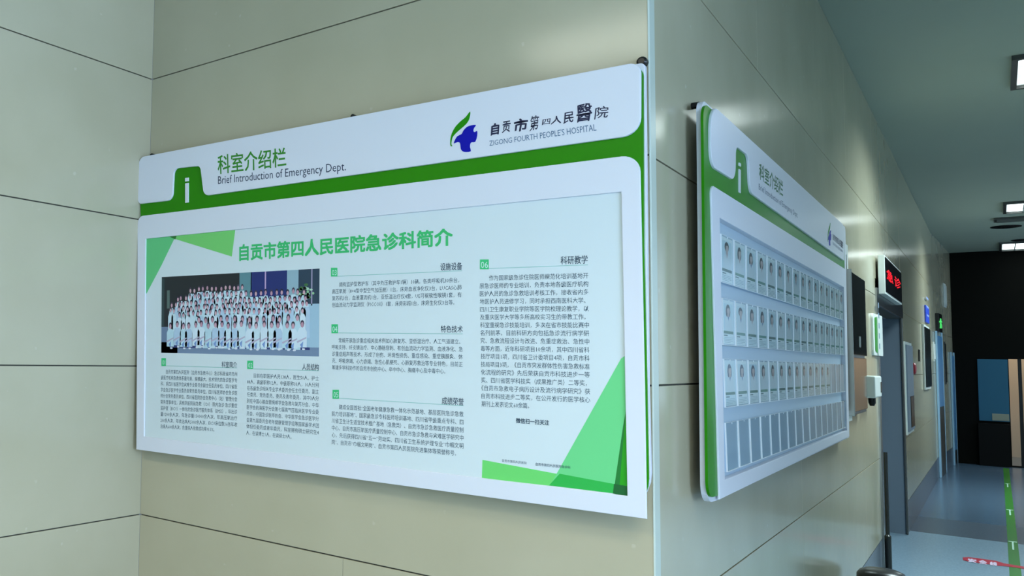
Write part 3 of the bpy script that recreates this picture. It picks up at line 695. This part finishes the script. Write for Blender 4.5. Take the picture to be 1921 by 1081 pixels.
# switch plate and soap dispenser
q0 = rp(1625, 707.5); q1 = rp(1640, 744)
fb = fbox('switch_plate', RI, q0[0], q1[1], q1[0], q0[1], .0005, .012, mat('ivory_plate', (.5, .52, .44), .3), None, .003)
props(fb, 'flat pale plate on the tiles just left of the soap dispenser', 'wall plate')
d0 = rp(1642, 706, .08); d1_ = rp(1654.5, 745, .08)
dp = thing('soap_dispenser', RI.at((d0[0] + d1_[0]) / 2, d1_[1] - .05, 0), 'white box-shaped soap dispenser with dark nozzle, on the wall just before the doorway', 'dispenser')
fbox('housing', RI, d0[0], d1_[1], d1_[0], d0[1], .0005, .08, WHITE, dp, .01)
fbox('front_window', RI, d1_[0] - .07, d1_[1] + .03, d1_[0] - .02, d1_[1] + .1, .0805, .083, BLACK, dp, .002)
lathe('nozzle', RI.at((d0[0] + d1_[0]) / 2 - .02, d1_[1] - .055, .045), [(.012, 0), (.02, .02), (.02, .06)], BLACK, dp, 14)

# LED sign over the doorway
h = .06
y0 = rp(1661.5, 515, h)[0]; y1 = rp(1692, 545, h)[0]
zt = (rp(1661.5, 478, h)[1] + rp(1690.5, 510, h)[1]) / 2; zb = (rp(1663, 551.5, h)[1] + rp(1693, 572.5, h)[1]) / 2
led = thing('led_sign', RI.at((y0 + y1) / 2, zb, 0), 'black LED sign with red glowing characters in a white case above the doorway', 'sign')
fbox('case', RI, y0, zb, y1, zt, .0145, h - .004, WHITE, led, .003)
fbox('screen', RI, y0 + .015, zb + .015, y1 - .015, zt - .015, h - .004, h, mat('black_screen', (.006, .007, .010), .12, spec=.3), led, .001)
LEDM = mat('red_led', (.9, .0, .008), .6, emit=.7, spec=.1)
vs, fs = [], []
for ch, ql in (('急', [(1662.8, 503.5), (1674.8, 513.5), (1675.6, 534), (1664, 523.5)]), ('诊', [(1677.5, 517), (1689, 526), (1690, 547), (1678.5, 536.5)])):
    text_into(vs, fs, ch, RI, h + .0012, [RI.px(x, y, h) for x, y in ql], .004, 1)
finish_text('red_characters', vs, fs, RI, LEDM, led)

# further down the corridor
def wall_box(name, pts, h0, h1, m, parent=None, bevel=.003, **k):
    (xa, ya_), (xb, yb2_) = pts      # left-top and right-bottom pixel on the front face; heights from the left edge
    A_ = rp(xa, ya_, h1); B_ = rp(xb, yb2_, h1)
    return A_[0], B_[0], A_[1], B_[1]
FRI = RI
def side_h(a0, x):      # how far the box stands out, from the pixel width of its near side
    return max(.02, Frame((0, a0, 0), (1, 0, 0), (0, 0, 1)).px(x, 700)[0])
def panel(name, xs, xa, xb, yt, yb2_, label, cat, body, face, group=None, facename='face', RI=RI):
    """box standing proud of the wall: its near side is seen as well as its face; yt/yb2_ measured at xa"""
    a0 = RI.px(xs, 700)[0]; h1 = side_h(a0, xa) if RI is FRI else .02
    a1 = RI.px(xb, 700, h1)[0]; t = RI.px(xa, yt, h1)[1]; b = RI.px(xa, yb2_, h1)[1]
    r = thing(name, RI.at((a0 + a1) / 2, b, 0), label, cat, group)
    fbox('case', RI, a0, b, a1, t, .0005, h1 - .01, body, r, .004)
    fbox(facename, RI, a0 + .03, b + .03, a1 - .03, t - .03, h1 - .01, h1, face, r, .002)
    return r, a0, a1, t, b, h1
wn, a0, a1, t, b, h = panel('framed_wall_panel', 1695.8, 1702, 1714, 641, 820, 'tall white-framed grey panel on the wall just beyond the doorway', 'wall panel', WHITE, GREYDOOR)
fbox('dark_slot', RI, a0 + .30, b + .06, a1 - .12, b + .36, h + .0005, h + .005, BLACK, wn, .001)
al = thing('fire_alarm', RI.at(rp(1724.5, 703)[0], rp(1724.5, 703)[1], 0), 'red fire alarm call point with a black hanging strap above it', 'alarm')
c = rp(1724.5, 692, .05); r_ = abs(rp(1724.5, 682)[1] - rp(1724.5, 702)[1]) / 2
lathe('bell', RI.at(c[0], c[1], .0005), [(r_, 0), (r_, .012), (r_ * .85, .022), (r_ * .3, .028)], mat('alarm_red', (.35, .01, .02), .35), al, 20, RI.n)
c2 = rp(1723, 680); c3 = rp(1723, 656)
fbox('strap', RI, c2[0] - .01, c2[1] + .01, c2[0] + .10, c3[1], .0005, .012, BLACK, al, .004)
panel('notice_frame', 1731.5, 1738, 1748, 610, 732, 'dark notice board with bright side under the blue sign', 'notice board', WHITE, DKMETAL)
h = .018
bs = thing('blue_sign', RI.at(rp(1740, 606)[0], rp(1740, 606)[1], 0), 'small blue sign with white lines above the dark notice board', 'sign')
a0, a1 = rp(1738, 600, h)[0], rp(1743.5, 600, h)[0]; t, b = rp(1738, 573, h)[1], rp(1738, 604, h)[1]
fbox('case', RI, a0, b, a1, t, .0005, h, mat('sign_blue', (.02, .06, .50), .4), bs, .004)
ink('white_lines', RI, h + .001, [([(a0 + .1, b + .08 + .11 * i), (a1 - .1, b + .08 + .11 * i), (a1 - .1, b + .105 + .11 * i), (a0 + .1, b + .105 + .11 * i)], srgb((150, 170, 230)), 0) for i in range(3)], bs)
panel('pale_wall_plate', 1752, 1753.5, 1757, 641, 678, 'small pale plate on the wall left of the first blue door', 'sign', WHITE, WHITE)
# blue doors
def blue_door(n, xa, xb, yt, ykick, h1=.02, RI=SP):
    a0 = RI.px(xa, 700, h1)[0]; a1 = RI.px(xb, 700, h1)[0]; t = RI.px(xa, yt, h1)[1]; kz = RI.px(xa, ykick, h1)[1]
    d = thing('door_%d' % n, RI.at((a0 + a1) / 2, .003, 0), kind='structure')
    fbox('door_frame', RI, a0 - .10, .004, a0, t + .06, .0015, h1 + .003, mat('pale_blue_frame', (.30, .48, .62), .4), d, .004)
    fbox('door_frame', RI, a1, .004, a1 + .06, t + .06, .0015, h1 + .003, MATS['pale_blue_frame'], d, .004)
    fbox('door_leaf', RI, a0, kz, a1, t, .0015, h1, BLUE, d, .004)
    fbox('kick_plate', RI, a0, .003, a1, kz - .003, .0015, h1, DKSTEEL, d, .004)
blue_door(2, 1760.5, 1769.5, 630, 765)
blue_door(3, 1786.5, 1791, 668, 850)
h = .04
a0, a1 = SP.px(1761, 600, h)[0], SP.px(1767.5, 600, h)[0]; t, b = SP.px(1761, 587.5, h)[1], SP.px(1761, 622, h)[1]
ex = thing('exit_sign', SP.at((a0 + a1) / 2, b, 0), 'dark sign with a glowing green running figure over the first blue door', 'sign')
fbox('case', SP, a0, b, a1, t, .0005, h, BLACK, ex, .004)
GL = mat('green_glow', (.08, .75, .15), .5, emit=.7)
bm = bmesh.new(); ca, cb, s = (a0 + a1) / 2, (b + t) / 2, (t - b) / 2
for pl in ([(-.1, .25), (.12, .25), (.16, .6), (-.06, .62)], [(-.25, -.75), (-.1, -.75), (.05, -.05), (.1, .3), (-.1, .3), (-.12, 0)], [(.0, .0), (.14, .05), (.34, -.3), (.3, -.7), (.18, -.7), (.2, -.35)],
           [(-.1, .2), (-.38, .0), (-.42, .1), (-.08, .36)], [(.1, .3), (.36, .1), (.42, .18), (.1, .42)]):
    slab_bm(bm, SP, [[(ca + x * (a1 - a0) * .9, cb + y * s * .8) for x, y in pl]], h + .0005, h + .004)
link('running_figure', bm_mesh(bm, GL), ex)
panel('far_notice_board', 1771.5, 1772, 1777, 641, 722, 'narrow dark notice board between the two blue doors', 'notice board', DKSTEEL, DKMETAL, RI=SP)
panel('high_white_box', 1774.5, 1775, 1781.5, 533, 577, 'white box mounted high on the wall near the dark end of the corridor', 'wall box', WHITE, WHITE, RI=SP)

# end wall furniture: blue shutter over black panel, lit doorway at right
def ep(x, y, h=0): return EN.px(x, y, h)
e0 = ep(1833, 674); e1 = ep(1894.5, 792)
bp_ = thing('blue_shutter', EN.at((e0[0] + e1[0]) / 2, e1[1], 0), 'wide dim blue panel on the dark end wall beside the lit doorway', 'panel')
fbox('blue_sheet', EN, e0[0], e1[1], e1[0], e0[1], .001, .03, DEEPBLUE, bp_, .004)
e2 = ep(1861, 776, .031); e3 = ep(1893.5, 790.5, .031)
fbox('pale_label', EN, e2[0], e3[1], e3[0], e2[1], .0302, .036, mat('pale_olive', (.28, .29, .22), .6), bp_, .002)
e4 = ep(1835, 793); e5 = ep(1896.5, 872)
fbox('black_cupboard', EN, e4[0], .003, e5[0], e4[1] - .003, .001, .14, mat('black_laminate', (.003, .003, .003), .7, spec=.15), None, .004,
     label='low black cupboard under the blue panel at the end of the corridor', cat='cupboard')

# EN faces the camera: its outward normal is -y

# ================================================================== floor markings and stanchion
def fp(x, y): return FL.px(x, y, .003)
TAPE = mat('green_tape', srgb((38, 120, 30)), .35)
x0, x1 = fp(1893.5, 1075)[0], fp(1916, 1075)[0]
tp = thing('green_floor_tape', ((x0 + x1) / 2, 9, .003), 'long green guide stripe running down the corridor floor', 'floor stripe')
fbox('stripe', FL, x0, -2.0, x1, ENDY - .3, .003, .0042, TAPE, tp)
MARK = mat('white_mark', srgb((190, 225, 205)), .5)
ya0 = fp(1890, 957)[1]; ya1 = fp(1897, 1017)[1]; dy = ya0 - ya1
for i, yy in enumerate((ya1, ya0, ya0 + dy * 1.25, ya0 + dy * 2.6)):
    cx = (x0 + x1) / 2
    bm = bmesh.new()
    slab_bm(bm, FL, [rect(cx - .028, yy, cx + .028, yy + .03)], .0043, .0048)
    slab_bm(bm, FL, [rect(cx - .006, yy - .45, cx + .006, yy)], .0043, .0048)
    link('t_mark', bm_mesh(bm, MARK), tp)
RED = mat('red_tape', srgb((190, 12, 50)), .35)
REDR = mat('pale_block', srgb((235, 215, 240)), .4)
st = thing('red_floor_tape', (*fp(1850, 1055), .005), 'red warning tape strip with white lettering, lying across the corridor floor by the green stripe', 'tape')
top_ = [(1806, 1046.5), (1818, 1046.2), (1850, 1050.5), (1868, 1053), (1884, 1058), (1905, 1061.5), (1921, 1064)]
bot_ = [(1921, 1068), (1905, 1065.5), (1884, 1062.8), (1868, 1061.5), (1850, 1058.8), (1818, 1054.5), (1807, 1051.5)]
slab('strip', FL, [fp(*p) for p in bot_[::-1][0:0] + (top_ + bot_)[::-1]], .0049, .0062, RED, st)
for ch, xa, xb in (('安', 1816.5, 1831), ('全', 1837, 1851), ('线', 1857.5, 1870)):
    f = lambda x: 1046 + (x - 1816) * .148
    text('lettering', ch, FL, .0068, [(xa, f(xa) + 1.8), (xb, f(xb) + 1.8), (xb, f(xb) + 8), (xa, f(xa) + 8)], REDR, st, .05, 1)

bx, by = .150, 3.66
bn = thing('waste_bin', (bx, by, .003), 'black round bin with a low domed lid, at the bottom edge by the wall', 'bin')
lathe('body', (bx, by, .0032), [(.10, 0), (.105, .01), (.113, .355), (.113, .365)], BLACK, bn, 40)
lathe('lid', (bx, by, .3685), [(.114, 0), (.113, .018), (.100, .036), (.075, .048), (.03, .053)], mat('bin_lid', (.02, .02, .022), .3), bn, 40)
sx, sy = .036, 5.5
sn = thing('door_post', (sx, sy, .003), 'slim dark post on a small foot, close to the doorway edge', 'post')
lathe('foot', (sx, sy, .0032), [(.034, 0), (.034, .01), (.024, .02)], BLACK, sn, 24)
lathe('pole', (sx, sy, .0235), [(.020, 0), (.020, .30), (.012, .31), (.012, .90)], mat('dark_pole', (.03, .032, .03), .25, metal=.5), sn, 24)

# ================================================================== ceiling fittings
LOUV = mat('grey_louvre', (.25, .30, .29), .5)
TUBE = emis('lit_tube', (.86, 1.0, .98), 2.6)
REFL = emis('lamp_tray', (.86, 1.0, .98), .8)
def fixture(cx, cy, power, label, w=1.2, d=.6, spread=150, col=(.93, 1.0, .92), bars=True, group='recessed ceiling lights'):
    r = thing('ceiling_light', (cx, cy, CZ - .03), label, 'ceiling light', group)
    bm = bmesh.new()
    for lo, hi in (((-w/2 - .03, -d/2 - .03), (w/2 + .03, -d/2)), ((-w/2 - .03, d/2), (w/2 + .03, d/2 + .03)), ((-w/2 - .03, -d/2), (-w/2, d/2)), ((w/2, -d/2), (w/2 + .03, d/2))):
        box_bm(bm, (cx + lo[0], cy + lo[1], CZ - .03), (cx + hi[0], cy + hi[1], CZ - .001))
    link('frame', bm_mesh(bm, DKSTEEL), r)
    box('tray', (cx - w/2, cy - d/2, CZ - .006), (cx + w/2, cy + d/2, CZ - .001), REFL, r)
    for i in range(3):
        yy = cy + (i - 1) * d / 3.1
        box('tube', (cx - w/2 + .02, yy - .05, CZ - .018), (cx + w/2 - .02, yy + .05, CZ - .008), TUBE, r, .004)
    for i in range(int(w / .15) - 1):
        xx = cx - w/2 + .15 * (i + 1)
        box('louvre', (xx - .006, cy - d/2 + .001, CZ - .028), (xx + .006, cy + d/2 - .001, CZ - .0185), LOUV, r)
    ld = bpy.data.lights.new('lamp', 'AREA'); ld.shape = 'RECTANGLE'; ld.size = w * .95; ld.size_y = d * .95
    ld.energy = power; ld.color = col; ld.spread = math.radians(spread)
    lo = bpy.data.objects.new('lamp', ld); COL.objects.link(lo); lo.parent = r; lo.location = (0, 0, -.002)
    return r
def cp(x, y): 
    d = FWD + RIGHT * ((x - PPX) / FPX) - UP * ((y - PPY) / FPX); t = (CZ - CAM.z) / d.z; q = CAM + d * t; return q.x, q.y
P = []
for (xa, ya_), (xb, yb2_), lab, pw in (((1911, 105), (1905.5, 159), 'nearest recessed louvre light, cut by the right edge', 95),
                                  ((1889, 379.5), (1887, 397), 'middle recessed louvre light in front of the dark air grille', 80),
                                  ((1879, 482), (1878, 492.5), 'farthest recessed louvre light near the dark end wall', 5)):
    xa_, y0 = cp(xa, ya_); xb_, y1 = cp(xb, yb2_); x_ = (xa_ + xb_) / 2
    d = abs(y1 - y0); cy = (y0 + y1) / 2
    if cy + d / 2 > ENDY - .1: cy = ENDY - .15 - d / 2
    fixture(x_ + .6, cy, pw, lab, 1.2, d, 112 if pw < 10 else 150, (.76, .96, 1.0))
fixture(1.5, -1.9, 38, 'recessed louvre light over the hall by the corner', 1.2, .6, 120, (1, .97, .80))
fixture(-.9, -2.9, 34, 'recessed louvre light over the left part of the hall', 1.2, .6, 150, (1, .97, .78))
fixture(1.4, -4.0, 30, 'recessed louvre light over the back of the hall', 1.2, .6, 150, (1, .97, .80))
# air grille and round speakers
gx0, gy0 = cp(1864, 409); gx1, gy1 = cp(1866, 401)
gr = thing('air_grille', (gx0 + .7, (gy0 + gy1) / 2, CZ - .02), 'long dark air grille in the corridor ceiling behind the middle light', 'air grille')
gy1 = max(gy1, gy0 + .3)
box('frame', (gx0, gy0, CZ - .025), (gx0 + 1.5, gy1, CZ - .001), DKSTEEL, gr, .004)
for i in range(6):
    yy = gy0 + .03 + i * (gy1 - gy0 - .06) / 5
    box('slat', (gx0 + .03, yy - .008, CZ - .034), (gx0 + 1.47, yy + .008, CZ - .0255), mat('grille_grey', (.12, .13, .12), .5), gr)
for x, y, rr, lab in ((1887, 425, .16, 'dark round ceiling outlet between the air grille and the farthest light'), (1915, 450, .11, 'small dim round ceiling outlet near the farthest light')):
    cx, cy = cp(x, y)
    o = lathe('ceiling_outlet', (cx, cy, CZ - .014), [(rr * .8, 0), (rr, .006), (rr, .013)], BLACK, None, 32); props(o, lab, 'ceiling outlet')

# lamp of the room beyond the end doorway
fixture(1.6, ENDY + 1.3, 36, 'light inside the room behind the lit doorway', 1.0, .5, 170, (1.0, .86, .68))

bpy.data.objects.remove(_to)
